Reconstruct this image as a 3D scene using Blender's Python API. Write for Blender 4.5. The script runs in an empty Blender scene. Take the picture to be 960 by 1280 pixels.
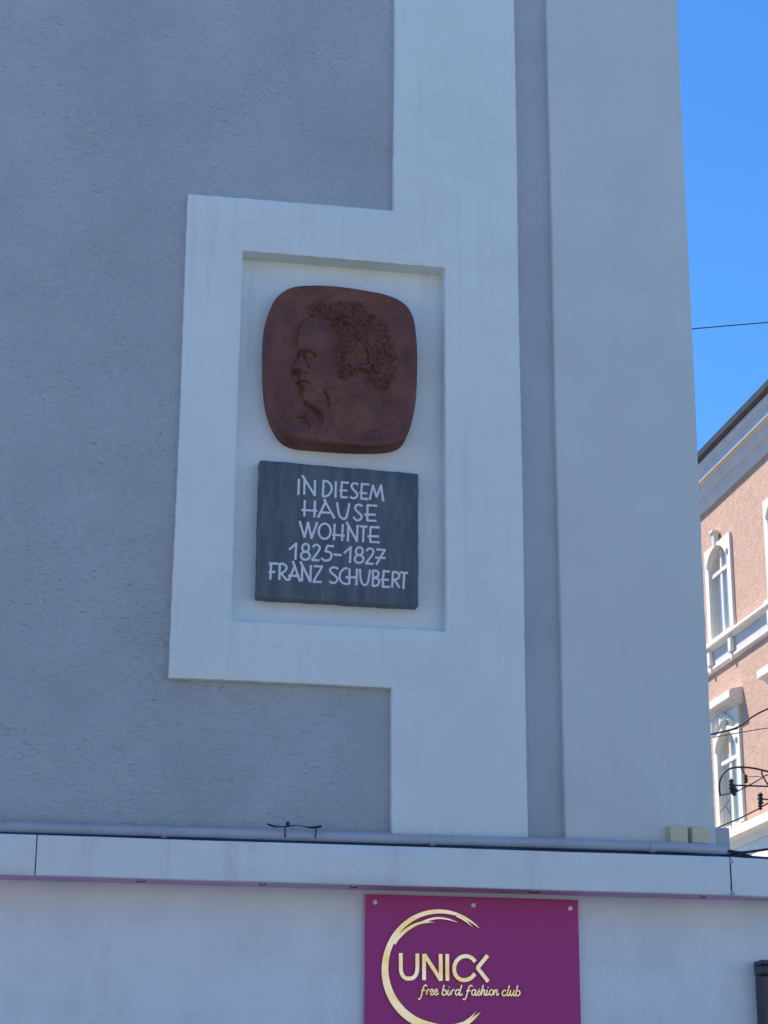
import bpy, bmesh, math, random
import numpy as np
from mathutils import Vector, Matrix

# ------------------------------------------------------------------ camera
scene = bpy.context.scene
F_PX, YAW, PITCH, ROLL = 2472.6, 0.172458, 0.315752, 0.00587
DIST, EYE = 9.0, 1.6
cyw, syw, cp, sp = math.cos(YAW), math.sin(YAW), math.cos(PITCH), math.sin(PITCH)
fwd = np.array([syw * cp, cyw * cp, sp]); rgt = np.array([cyw, -syw, 0.0]); upv = np.cross(rgt, fwd)
cr, sr = math.cos(ROLL), math.sin(ROLL)
rgt, upv = cr * rgt + sr * upv, -sr * rgt + cr * upv
CAM = np.array([0.0, -DIST, EYE])
cam = bpy.data.cameras.new('camera'); cam_o = bpy.data.objects.new('camera', cam)
scene.collection.objects.link(cam_o)
cam.sensor_fit = 'VERTICAL'; cam.sensor_height = 24.0; cam.lens = F_PX / 1280 * 24.0
cam.clip_start = 0.1; cam.clip_end = 5000
cam_o.matrix_world = Matrix(((rgt[0], upv[0], -fwd[0], CAM[0]), (rgt[1], upv[1], -fwd[1], CAM[1]),
                             (rgt[2], upv[2], -fwd[2], CAM[2]), (0, 0, 0, 1)))
scene.camera = cam_o

# ------------------------------------------------------------------ light
SUN = Vector((-0.50, 0.45, 1.0)).normalized()          # towards the sun
elev = math.asin(SUN.z); azim = math.atan2(SUN.x, SUN.y)
world = bpy.data.worlds.new('World'); scene.world = world; world.use_nodes = True
wn = world.node_tree.nodes; wl = world.node_tree.links
sky = wn.new('ShaderNodeTexSky'); sky.sky_type = 'NISHITA'; sky.sun_disc = False
sky.sun_elevation = elev; sky.sun_rotation = azim
sky.air_density = 1.0; sky.dust_density = 0.0; sky.ozone_density = 9.0; sky.altitude = 1500
wn['Background'].inputs['Strength'].default_value = 0.15
hsv = wn.new('ShaderNodeHueSaturation'); hsv.inputs['Saturation'].default_value = 1.13; hsv.inputs['Value'].default_value = 0.93
wl.new(sky.outputs[0], hsv.inputs['Color']); wl.new(hsv.outputs[0], wn['Background'].inputs[0])
sun = bpy.data.lights.new('sun', 'SUN'); sun.energy = 4.5; sun.angle = math.radians(0.53); sun.color = (1.0, 0.93, 0.83)
sun_o = bpy.data.objects.new('sun', sun); scene.collection.objects.link(sun_o)
sun_o.rotation_euler = SUN.to_track_quat('Z', 'Y').to_euler(); sun_o.location = (-20, -20, 60)
scene.view_settings.view_transform = 'Standard'; scene.view_settings.look = 'None'
scene.view_settings.gamma = 1.0; scene.view_settings.exposure = 0.85
scene.view_settings.use_curve_mapping = False
scene.render.engine = 'CYCLES'
scene.cycles.max_bounces = 8

# ------------------------------------------------------------------ helpers
COL = scene.collection
rnd = random.Random(7)

def ray(x, y):
    return rgt * ((x - 480) / F_PX) + upv * (-(y - 640) / F_PX) + fwd

def P(x, y, Y=0.0):                      # photo pixel -> point on the plane at depth Y (parallel to the house wall)
    d = ray(x, y); t = (Y - CAM[1]) / d[1]
    q = CAM + t * d
    return (float(q[0]), float(q[1]), float(q[2]))

def link(name, me, mat=None, parent=None):
    o = bpy.data.objects.new(name, me); COL.objects.link(o)
    if mat is not None: me.materials.append(mat)
    if parent is not None: o.parent = parent
    return o

def empty(name, loc=(0, 0, 0)):
    o = bpy.data.objects.new(name, None); COL.objects.link(o); o.location = loc
    o.empty_display_size = 0.1
    return o

def tag(o, label=None, cat=None, group=None, kind=None):
    if label: o['label'] = label
    if cat: o['category'] = cat
    if group: o['group'] = group
    if kind: o['kind'] = kind
    return o

def settle(root, loc):
    """move the root Empty to loc and keep world positions of its children (built in world space)"""
    root.location = loc
    for c in [c for c in COL.objects if c.parent == root]:
        c.location = Vector(c.location) - Vector(loc)

def from_py(name, v, f, mat, parent=None, smooth=False):
    me = bpy.data.meshes.new(name); me.from_pydata([tuple(p) for p in v], [], [tuple(q) for q in f]); me.update()
    if smooth:
        me.polygons.foreach_set('use_smooth', [True] * len(me.polygons))
    return link(name, me, mat, parent)

class MB:
    def __init__(s): s.v = []; s.f = []
    def add(s, v, f):
        n = len(s.v); s.v += [tuple(p) for p in v]; s.f += [tuple(i + n for i in q) for q in f]
    def box(s, x0, x1, y0, y1, z0, z1):
        v = [(x0, y0, z0), (x1, y0, z0), (x1, y1, z0), (x0, y1, z0), (x0, y0, z1), (x1, y0, z1), (x1, y1, z1), (x0, y1, z1)]
        s.add(v, [(0, 3, 2, 1), (4, 5, 6, 7), (0, 1, 5, 4), (1, 2, 6, 5), (2, 3, 7, 6), (3, 0, 4, 7)])
    def tube(s, pts, r, n=10, caps=True):
        pts = [Vector(p) for p in pts]; rs = r if isinstance(r, (list, tuple)) else [r] * len(pts)
        rings = []; prev = None
        for i, p in enumerate(pts):
            a = pts[max(i - 1, 0)]; b = pts[min(i + 1, len(pts) - 1)]
            d = (b - a).normalized()
            if prev is None:
                ref = Vector((0, 0, 1)) if abs(d.z) < 0.9 else Vector((1, 0, 0))
                u = d.cross(ref).normalized()
            else:
                u = (prev - d * prev.dot(d)).normalized()
            prev = u; w = d.cross(u)
            rings.append([p + (u * math.cos(2 * math.pi * k / n) + w * math.sin(2 * math.pi * k / n)) * rs[i] for k in range(n)])
        v = [q for r_ in rings for q in r_]; f = []
        for i in range(len(pts) - 1):
            for k in range(n):
                f.append((i * n + k, i * n + (k + 1) % n, (i + 1) * n + (k + 1) % n, (i + 1) * n + k))
        if caps:
            f.append(tuple(range(n))[::-1]); f.append(tuple((len(pts) - 1) * n + k for k in range(n)))
        s.add(v, f)
    def lathe(s, prof, base, axis='z', n=16):
        """prof: list of (radius, height) along axis from base"""
        v = []; f = []
        for (r, h) in prof:
            for k in range(n):
                c, q = r * math.cos(2 * math.pi * k / n), r * math.sin(2 * math.pi * k / n)
                v.append({'z': (base[0] + c, base[1] + q, base[2] + h), 'y': (base[0] + c, base[1] + h, base[2] + q),
                          'x': (base[0] + h, base[1] + c, base[2] + q)}[axis])
        m = len(prof)
        for i in range(m - 1):
            for k in range(n):
                f.append((i * n + k, i * n + (k + 1) % n, (i + 1) * n + (k + 1) % n, (i + 1) * n + k))
        f.append(tuple(range(n))[::-1]); f.append(tuple((m - 1) * n + k for k in range(n)))
        s.add(v, f)
    def sweep_y(s, prof, y0, y1):
        """closed profile of (x, z) swept along Y"""
        n = len(prof); v = [(x, y0, z) for x, z in prof] + [(x, y1, z) for x, z in prof]
        f = [(i, (i + 1) % n, n + (i + 1) % n, n + i) for i in range(n)]
        f += [tuple(range(n))[::-1], tuple(range(n, 2 * n))]
        s.add(v, f)
    def build(s, name, mat, parent=None, smooth=False, bevel=0.0, seg=2, autosmooth=None):
        me = bpy.data.meshes.new(name); me.from_pydata(s.v, [], s.f)
        bm = bmesh.new(); bm.from_mesh(me); bmesh.ops.recalc_face_normals(bm, faces=bm.faces)
        if bevel:
            ed = [e for e in bm.edges if len(e.link_faces) == 2 and e.calc_face_angle(0) > 0.6]
            bmesh.ops.bevel(bm, geom=ed, offset=bevel, segments=seg, profile=0.5, affect='EDGES', clamp_overlap=True)
        bm.to_mesh(me); bm.free(); me.update()
        if smooth:
            me.polygons.foreach_set('use_smooth', [True] * len(me.polygons))
            if autosmooth: me.set_sharp_from_angle(angle=math.radians(autosmooth))
        return link(name, me, mat, parent)

def wob(x, z, s=0.0015):
    return s * (math.sin(x * 11.3 + 1.7 * z) + 0.6 * math.sin(z * 23.1 + x * 5.0) + 0.5 * math.sin((x + z) * 47.0) + 0.35 * math.sin(x * 91 - z * 77))

def cell_slab(name, xs, zs, filled, y0, y1, mat, parent, jitter=0.0, step=0.06, bevel=0.004, axis='y'):
    """a slab whose face is a lattice of filled cells; hand-finished edges wander a little"""
    def subdiv(a):
        out = []
        for p, q in zip(a[:-1], a[1:]):
            n = max(1, int(math.ceil((q - p) / step)))
            out += [p + (q - p) * k / n for k in range(n)]
        return out + [a[-1]]
    X, Z = subdiv(xs), subdiv(zs)
    def cell(i, j):
        if i < 0 or j < 0 or i >= len(X) - 1 or j >= len(Z) - 1: return False
        return filled((X[i] + X[i + 1]) / 2, (Z[j] + Z[j + 1]) / 2)
    C = [[cell(i, j) for j in range(len(Z) - 1)] for i in range(len(X) - 1)]
    g = lambda i, j: 0 <= i < len(X) - 1 and 0 <= j < len(Z) - 1 and C[i][j]
    vid = {}; v = []; f = []
    def vert(i, j, b):
        k = (i, j, b)
        if k not in vid:
            x, z = X[i], Z[j]
            n = g(i, j) + g(i - 1, j) + g(i, j - 1) + g(i - 1, j - 1)
            if jitter and n < 4:
                x, z = x + wob(x, z * 1.7, jitter), z + wob(z * 1.3, x * 1.9, jitter)
            vid[k] = len(v)
            v.append((x, (y0, y1)[b], z) if axis == 'y' else ((y0, y1)[b], x, z))
        return vid[k]
    for i in range(len(X) - 1):
        for j in range(len(Z) - 1):
            if not C[i][j]: continue
            f.append((vert(i, j, 0), vert(i + 1, j, 0), vert(i + 1, j + 1, 0), vert(i, j + 1, 0)))
            f.append((vert(i, j, 1), vert(i, j + 1, 1), vert(i + 1, j + 1, 1), vert(i + 1, j, 1)))
            for (di, dj, a, b) in ((-1, 0, (i, j + 1), (i, j)), (1, 0, (i + 1, j), (i + 1, j + 1)), (0, -1, (i, j), (i + 1, j)), (0, 1, (i + 1, j + 1), (i, j + 1))):
                if not g(i + di, j + dj):
                    f.append((vert(*b, 0), vert(*a, 0), vert(*a, 1), vert(*b, 1)))
    m = MB(); m.add(v, f)
    return m.build(name, mat, parent, bevel=bevel, seg=2, smooth=True, autosmooth=35)

def catmull(pts, n=6, closed=False):
    pts = [np.array(p, float) for p in pts]; out = []
    m = len(pts); rng = range(m if closed else m - 1)
    g = (lambda i: pts[i % m]) if closed else (lambda i: pts[min(max(i, 0), m - 1)])
    for i in rng:
        a, b, c, d = g(i - 1), g(i), g(i + 1), g(i + 2)
        for k in range(n):
            t = k / n
            out.append(0.5 * (2 * b + (c - a) * t + (2 * a - 5 * b + 4 * c - d) * t * t + (3 * b - 3 * c + d - a) * t ** 3))
    if not closed: out.append(pts[-1])
    return out

def ribbon(mb, pts, w, yf, yb, closed=False):
    """a flat stroke (x, z points, width w) cut out of a sheet between depths yf (front) and yb (back)"""
    pts = [np.array(p[:2], float) for p in pts]; n = len(pts)
    ws = w if isinstance(w, (list, tuple, np.ndarray)) else [w] * n
    L, Rr = [], []
    for i in range(n):
        a = pts[(i - 1) % n] if (closed or i > 0) else pts[i]
        b = pts[(i + 1) % n] if (closed or i < n - 1) else pts[i]
        d = b - a; d = d / (np.hypot(*d) + 1e-9); nn = np.array([-d[1], d[0]])
        e1 = pts[i] - a; e1 = e1 / (np.hypot(*e1) + 1e-9); k = max(0.6, float(np.dot(e1, d))) if (closed or 0 < i) else 1.0
        L.append(pts[i] + nn * ws[i] / 2 / k); Rr.append(pts[i] - nn * ws[i] / 2 / k)
    v = [(p[0], yf, p[1]) for p in L] + [(p[0], yf, p[1]) for p in Rr] + [(p[0], yb, p[1]) for p in L] + [(p[0], yb, p[1]) for p in Rr]
    f = []
    for i in range(n if closed else n - 1):
        j = (i + 1) % n
        f += [(i, j, n + j, n + i), (2 * n + i, 2 * n + j, j, i), (n + i, n + j, 3 * n + j, 3 * n + i)]
    if not closed:
        f += [(0, n, 3 * n, 2 * n), (n - 1, 2 * n - 1 + 0, 4 * n - 1, 3 * n - 1)]
    mb.add(v, f)

# ------------------------------------------------------------------ materials
def mat_new(name):
    m = bpy.data.materials.new(name); m.use_nodes = True
    nt = m.node_tree; return m, nt, nt.nodes, nt.links, nt.nodes['Principled BSDF']

def mix_rgb(n, l, fac, a, b):
    x = n.new('ShaderNodeMix'); x.data_type = 'RGBA'
    if hasattr(fac, 'is_linked'): l.new(fac, x.inputs[0])
    else: x.inputs[0].default_value = fac
    for k, c in ((6, a), (7, b)):
        if hasattr(c, 'is_linked'): l.new(c, x.inputs[k])
        else: x.inputs[k].default_value = (*c, 1)
    return x.outputs[2]

def noise(n, l, vec, scale, detail=3, rough=0.55, dist=0.0):
    t = n.new('ShaderNodeTexNoise'); t.inputs['Scale'].default_value = scale; t.inputs['Detail'].default_value = detail
    t.inputs['Roughness'].default_value = rough; t.inputs['Distortion'].default_value = dist
    l.new(vec, t.inputs['Vector']); return t.outputs['Fac']

def ramp(n, l, fac, a, b):
    t = n.new('ShaderNodeMapRange'); t.inputs[1].default_value = a; t.inputs[2].default_value = b
    t.interpolation_type = 'SMOOTHSTEP'; l.new(fac, t.inputs[0]); return t.outputs[0]

def mapping(n, l, scale=(1, 1, 1), rot=(0, 0, 0)):
    g = n.new('ShaderNodeNewGeometry'); mp = n.new('ShaderNodeMapping')
    mp.inputs['Scale'].default_value = scale; mp.inputs['Rotation'].default_value = rot
    l.new(g.outputs['Position'], mp.inputs[0]); return mp.outputs[0]

def math_n(n, l, op, a, b=None):
    t = n.new('ShaderNodeMath'); t.operation = op
    for k, c in ((0, a), (1, b)):
        if c is None: continue
        if hasattr(c, 'is_linked'): l.new(c, t.inputs[k])
        else: t.inputs[k].default_value = c
    return t.outputs[0]

def bump(n, l, bsdf, height, dist, strength=1.0):
    b = n.new('ShaderNodeBump'); b.inputs['Distance'].default_value = dist; b.inputs['Strength'].default_value = strength
    l.new(height, b.inputs['Height']); l.new(b.outputs[0], bsdf.inputs['Normal'])

def paint(name, col, var=0.06, rough=0.6, bscale=30, bdist=0.0008, streak=0.0, dirt=(0.35, 0.33, 0.31), grime=0.0):
    """painted or plain surface: slow colour drift, soft run streaks, light grain"""
    m, nt, n, l, b = mat_new(name)
    p = mapping(n, l)
    dark = tuple(c * (1 - var) for c in col); light = tuple(min(1, c * (1 + var)) for c in col)
    c = mix_rgb(n, l, ramp(n, l, noise(n, l, p, 2.3, 4), 0.3, 0.7), dark, light)
    if streak:
        ps = mapping(n, l, (14, 14, 0.9))
        c = mix_rgb(n, l, math_n(n, l, 'MULTIPLY', ramp(n, l, noise(n, l, ps, 1.0, 4), 0.52, 0.8), streak), c, dirt)
    if grime:
        c = mix_rgb(n, l, math_n(n, l, 'MULTIPLY', ramp(n, l, noise(n, l, p, 7.0, 6, 0.65), 0.5, 0.78), grime), c, dirt)
    l.new(c, b.inputs['Base Color']); b.inputs['Roughness'].default_value = rough
    h = math_n(n, l, 'ADD', noise(n, l, p, bscale, 4), math_n(n, l, 'MULTIPLY', noise(n, l, p, bscale * 0.13, 2), 3.0))
    bump(n, l, b, h, bdist)
    return m

def stucco(name, col):
    """rubbed render: faint drift plus sparse short trowel drags and pits"""
    m, nt, n, l, b = mat_new(name)
    p = mapping(n, l)
    warp = n.new('ShaderNodeTexNoise'); warp.inputs['Scale'].default_value = 2.6; warp.inputs['Detail'].default_value = 2
    l.new(p, warp.inputs['Vector'])
    va = n.new('ShaderNodeVectorMath'); va.operation = 'MULTIPLY_ADD'; va.inputs[1].default_value = (0.16, 0, 0.16)
    l.new(warp.outputs['Color'], va.inputs[0]); l.new(p, va.inputs[2])
    def drags(rot, sx, sz, lo, hi):
        mp = n.new('ShaderNodeMapping'); mp.inputs['Rotation'].default_value = (0, rot, 0); mp.inputs['Scale'].default_value = (sx, 1, sz)
        l.new(va.outputs[0], mp.inputs[0])
        return ramp(n, l, noise(n, l, mp.outputs[0], 1.0, 3, 0.6), lo, hi)
    patch = ramp(n, l, noise(n, l, p, 3.2, 3), 0.42, 0.66)
    d1 = math_n(n, l, 'MULTIPLY', drags(0.25, 19, 52, 0.61, 0.70), patch)
    d2 = math_n(n, l, 'MULTIPLY', drags(-0.6, 22, 58, 0.62, 0.71), ramp(n, l, noise(n, l, p, 2.1, 2), 0.40, 0.62))
    d3 = math_n(n, l, 'MULTIPLY', drags(0.1, 30, 66, 0.40, 0.80), 0.8)
    grain = math_n(n, l, 'MULTIPLY', noise(n, l, p, 70, 4, 0.65), 0.8)
    swell = math_n(n, l, 'MULTIPLY', noise(n, l, p, 6, 2), 1.2)
    h = math_n(n, l, 'ADD', math_n(n, l, 'ADD', swell, grain), d3)
    h = math_n(n, l, 'SUBTRACT', h, math_n(n, l, 'MULTIPLY', math_n(n, l, 'ADD', d1, d2), 0.85))
    bump(n, l, b, h, 0.0055)
    c = mix_rgb(n, l, ramp(n, l, noise(n, l, p, 1.1, 4), 0.3, 0.7), tuple(k * 0.91 for k in col), tuple(k * 1.05 for k in col))
    l.new(c, b.inputs['Base Color']); b.inputs['Roughness'].default_value = 0.85
    return m

def simple(name, col, rough=0.5, metal=0.0):
    return paint(name, col, 0.08, rough, 60, 0.0003) if not metal else _metal(name, col, rough)

def _metal(name, col, rough):
    m, nt, n, l, b = mat_new(name); p = mapping(n, l)
    l.new(mix_rgb(n, l, noise(n, l, p, 20, 4), tuple(c * 0.7 for c in col), col), b.inputs['Base Color'])
    b.inputs['Metallic'].default_value = 1.0; b.inputs['Roughness'].default_value = rough
    return m

M = {}
M['stucco'] = stucco('stucco_grey', (0.50, 0.53, 0.53))
M['groove'] = paint('groove_grey', (0.465, 0.49, 0.50), 0.05, 0.8, 60, 0.0012, streak=0.12)
M['white'] = paint('white_wall_paint', (0.80, 0.855, 0.79), 0.03, 0.62, 40, 0.0012, streak=0.15, grime=0.06)
M['pilaster'] = paint('pilaster_greyer', (0.66, 0.70, 0.645), 0.03, 0.62, 40, 0.0012, streak=0.08, grime=0.08)  # a darker, greyer tone than the white frame
M['niche'] = paint('niche_paint', (0.79, 0.85, 0.82), 0.04, 0.65, 34, 0.0014, streak=0.14, grime=0.10)
M['shop_wall'] = paint('shop_wall_paint', (0.83, 0.88, 0.86), 0.05, 0.6, 26, 0.0016, streak=0.06, grime=0.07)
M['canopy'] = paint('canopy_paint', (0.80, 0.85, 0.80), 0.03, 0.42, 12, 0.0006, streak=0.22, grime=0.16)
M['soffit'] = paint('soffit_purple', (0.80, 0.46, 0.70), 0.08, 0.6)
M['pipe'] = paint('pipe_paint', (0.45, 0.47, 0.50), 0.06, 0.45, 20, 0.0008, grime=0.35, dirt=(0.22, 0.22, 0.24))
M['dark'] = paint('dark_iron', (0.055, 0.036, 0.028), 0.3, 0.6)
M['cable'] = paint('cable_black', (0.02, 0.022, 0.028), 0.2, 0.6)
M['gap_shade'] = paint('gap_shade_dark', (0.13, 0.13, 0.14), 0.3, 0.85)  # dark colour standing in for the shade between pipe and canopy
M['box'] = paint('beige_plastic', (0.66, 0.62, 0.40), 0.05, 0.5, 40, 0.0004, grime=0.15)
M['post'] = paint('post_dark', (0.05, 0.05, 0.065), 0.15, 0.45)
M['screw'] = simple('screw_white', (0.92, 0.90, 0.90), 0.3)
M['letter_white'] = paint('letter_white', (0.80, 0.80, 0.80), 0.05, 0.6, grime=0.12)
M['asphalt'] = paint('asphalt', (0.055, 0.055, 0.057), 0.25, 0.9, 60, 0.004)
M['setts'] = paint('granite_setts', (0.235, 0.235, 0.22), 0.2, 0.8, 30, 0.004)
M['paving'] = paint('paving_grey', (0.30, 0.30, 0.29), 0.12, 0.85, 30, 0.002)
M['kerb'] = paint('kerb_stone', (0.30, 0.29, 0.28), 0.15, 0.8)
M['eave'] = paint('eave_paint', (0.5, 0.5, 0.5), 0.05, 0.7)
M['rooftile'] = paint('roof_dark', (0.045, 0.04, 0.045), 0.2, 0.6)
M['trim'] = paint('cream_trim', (0.78, 0.71, 0.60), 0.05, 0.65, 14, 0.003, grime=0.12)
M['cornice'] = paint('cornice_paint', (0.62, 0.555, 0.52), 0.05, 0.7, 14, 0.003, streak=0.1)
M['curtain'] = paint('curtain_white', (0.75, 0.74, 0.70), 0.05, 0.9, 8, 0.01)
M['room'] = simple('room_dark', (0.04, 0.04, 0.045), 0.9)

def stone():
    m, nt, n, l, b = mat_new('plaque_slate'); p = mapping(n, l); ps = mapping(n, l, (26, 10, 3.5))
    c = mix_rgb(n, l, ramp(n, l, noise(n, l, ps, 1.0, 5, 0.65), 0.3, 0.72), (0.068, 0.092, 0.108), (0.135, 0.162, 0.175))
    c = mix_rgb(n, l, math_n(n, l, 'MULTIPLY', ramp(n, l, noise(n, l, p, 14, 5, 0.7), 0.55, 0.8), 0.5), c, (0.16, 0.18, 0.20))
    l.new(c, b.inputs['Base Color']); b.inputs['Roughness'].default_value = 0.5
    bump(n, l, b, noise(n, l, p, 45, 5, 0.65), 0.0016)
    return m
M['plaque'] = stone()

def terracotta():
    m, nt, n, l, b = mat_new('terracotta_brown'); p = mapping(n, l)
    c = mix_rgb(n, l, ramp(n, l, noise(n, l, p, 5, 5, 0.6), 0.32, 0.70), (0.122, 0.041, 0.029), (0.225, 0.080, 0.052))
    c = mix_rgb(n, l, math_n(n, l, 'MULTIPLY', ramp(n, l, noise(n, l, p, 40, 5, 0.7), 0.52, 0.75), 0.45), c, (0.25, 0.11, 0.08))
    l.new(c, b.inputs['Base Color']); b.inputs['Roughness'].default_value = 0.62
    h = math_n(n, l, 'ADD', noise(n, l, p, 90, 5, 0.7), noise(n, l, mapping(n, l, (30, 10, 80)), 1.0, 3))
    bump(n, l, b, h, 0.0016)
    return m
M['terracotta'] = terracotta()

def acrylic():
    m, nt, n, l, b = mat_new('purple_acrylic'); p = mapping(n, l)
    l.new(mix_rgb(n, l, noise(n, l, p, 1.6, 2), (0.49, 0.045, 0.235), (0.54, 0.050, 0.255)), b.inputs['Base Color'])
    b.inputs['Roughness'].default_value = 0.22; b.inputs['Specular IOR Level'].default_value = 0.2
    return m
M['purple'] = acrylic()

def gold():
    m, nt, n, l, b = mat_new('gold_letters'); p = mapping(n, l, (4, 4, 7))
    l.new(mix_rgb(n, l, ramp(n, l, noise(n, l, p, 1.5, 2), 0.35, 0.65), (0.97, 0.78, 0.36), (1.0, 0.93, 0.74)), b.inputs['Base Color'])
    b.inputs['Roughness'].default_value = 0.24; b.inputs['Metallic'].default_value = 0.85
    return m
M['gold'] = gold()

def pinkwall():
    m, nt, n, l, b = mat_new('pink_brick_render')
    g = n.new('ShaderNodeNewGeometry'); sx = n.new('ShaderNodeSeparateXYZ'); l.new(g.outputs['Position'], sx.inputs[0])
    cb = n.new('ShaderNodeCombineXYZ'); l.new(sx.outputs[1], cb.inputs[0]); l.new(sx.outputs[2], cb.inputs[1])
    br = n.new('ShaderNodeTexBrick'); l.new(cb.outputs[0], br.inputs['Vector'])
    br.inputs['Scale'].default_value = 1.0; br.inputs['Brick Width'].default_value = 0.30; br.inputs['Row Height'].default_value = 0.085
    br.inputs['Mortar Size'].default_value = 0.009; br.inputs['Mortar Smooth'].default_value = 0.4
    br.inputs['Color1'].default_value = (0.545, 0.325, 0.228, 1); br.inputs['Color2'].default_value = (0.520, 0.305, 0.213, 1)
    br.inputs['Mortar'].default_value = (0.555, 0.345, 0.25, 1)
    p = mapping(n, l)
    c = mix_rgb(n, l, math_n(n, l, 'MULTIPLY', ramp(n, l, noise(n, l, p, 4.5, 7, 0.8), 0.42, 0.60), 0.7), br.outputs['Color'], (0.61, 0.40, 0.295))
    l.new(c, b.inputs['Base Color']); b.inputs['Roughness'].default_value = 0.85
    h = math_n(n, l, 'ADD', math_n(n, l, 'MULTIPLY', br.outputs['Fac'], -0.10), noise(n, l, p, 7, 6, 0.75))
    bump(n, l, b, h, 0.02)
    return m
M['pink'] = pinkwall()

def glass():
    m, nt, n, l, b = mat_new('window_glass'); n.remove(b)
    out = n['Material Output']; t = n.new('ShaderNodeBsdfTransparent'); t.inputs[0].default_value = (0.80, 0.85, 0.88, 1)
    g = n.new('ShaderNodeBsdfGlossy'); g.inputs['Roughness'].default_value = 0.02
    lw = n.new('ShaderNodeLayerWeight'); lw.inputs[0].default_value = 0.52
    mx = n.new('ShaderNodeMixShader'); l.new(lw.outputs['Fresnel'], mx.inputs[0]); l.new(t.outputs[0], mx.inputs[1]); l.new(g.outputs[0], mx.inputs[2])
    l.new(mx.outputs[0], out.inputs[0]); return m
M['glass'] = glass()

# ------------------------------------------------------------------ ground
def sheet(name, x0, x1, y0, y1, z, mat, kind='structure'):
    return tag(from_py(name, [(x0, y0, z), (x1, y0, z), (x1, y1, z), (x0, y1, z)], [(0, 1, 2, 3)], mat), kind=kind)
sheet('ground', -1500, 1500, -1500, 1500, -0.14, M['asphalt'])
sheet('road', -200, 200, -23.4, -3.2, -0.130, M['setts'])
def walk(name, x0, x1, y0, y1):
    m = MB(); m.box(x0, x1, y0, y1, -0.20, 0.0); return tag(m.build(name, M['paving'], bevel=0.01), kind='structure')
walk('pavement', -60, 9.0, -2.9, 0.5)
kb = MB(); kb.box(-60, 9.0, -3.1, -2.904, -0.20, 0.012); tag(kb.build('kerb', M['kerb'], bevel=0.015), kind='structure')
walk('pavement', 11.2, 60, 3.0, 80)

# ------------------------------------------------------------------ the grey house
XR = 3.177                      # right corner of the upper wall
FX0, FX1, FZ0, FZ1 = 0.560, 1.610, 3.713, 6.209      # bracket of the white frame
NX0, NX1, NZ0, NZ1 = 0.841, 1.875, 4.001, 5.915      # niche
GX0, GX1 = 2.261, 2.443
EAVE = 14.5
house = empty('grey_house')
tag(house, 'grey stucco corner house with white raised frame, niche and corner pilaster', 'house')
# stucco field with a hole behind the niche
cell_slab('stucco_wall', [-9.0, NX0 - 0.02, NX1 + 0.02, 2.235], [2.90, NZ0 - 0.02, NZ1 + 0.02, EAVE + 0.1],
          lambda x, z: not (NX0 - 0.02 < x < NX1 + 0.02 and NZ0 - 0.02 < z < NZ1 + 0.02), 0.040, 0.30, M['stucco'], house, step=0.6, bevel=0)
cell_slab('groove_strip', [2.236, GX1 + 0.03], [2.90, EAVE + 0.1], lambda x, z: True, 0.036, 0.30, M['groove'], house, step=0.8, bevel=0)
cell_slab('raised_frame', [FX0, NX0, FX1, NX1, GX0], [2.92, FZ0, NZ0, NZ1, FZ1, EAVE + 0.05],
          lambda x, z: (x > FX1 or FZ0 < z < FZ1) and not (NX0 < x < NX1 and NZ0 < z < NZ1), 0.0, 0.115, M['white'], house, jitter=0.0016, step=0.05, bevel=0.005)
m = MB(); m.box(NX0 - 0.05, NX1 + 0.05, 0.100, 0.28, NZ0 - 0.05, NZ1 + 0.05); m.build('niche_back', M['niche'], house)
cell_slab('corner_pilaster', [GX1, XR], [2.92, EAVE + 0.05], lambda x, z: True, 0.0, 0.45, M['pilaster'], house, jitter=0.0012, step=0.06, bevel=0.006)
m = MB(); m.box(XR - 0.05, XR + 0.075, 0.012, 0.5, 2.90, 3.108); m.build('corner_plinth', M['groove'], house, bevel=0.006)
m = MB(); m.box(-9.0, XR - 0.02, 0.29, 12.0, 0.0, EAVE + 0.1); m.build('house_body', M['stucco'], house)
m = MB(); m.box(-9.4, XR + 0.5, -0.55, 12.6, EAVE, EAVE + 0.16); ev = m.build('eave', M['eave'], house, bevel=0.02)
m = MB(); m.add([(-9.5, -0.62, EAVE + 0.165), (XR + 0.6, -0.62, EAVE + 0.165), (XR + 0.6, 12.7, EAVE + 0.165), (-9.5, 12.7, EAVE + 0.165),
                 (-7.0, 5.8, EAVE + 4.6), (XR - 2.0, 5.8, EAVE + 4.6)],
                [(0, 3, 2, 1), (0, 1, 5, 4), (2, 3, 4, 5), (1, 2, 5), (3, 0, 4)]); m.build('roof', M['rooftile'], house)
# ground floor with the shop wall, running on past the corner of the upper floors
m = MB(); m.box(-9.0, 8.0, 0.030, 0.26, -0.05, 2.90); m.build('shop_wall', M['shop_wall'], house)

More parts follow.
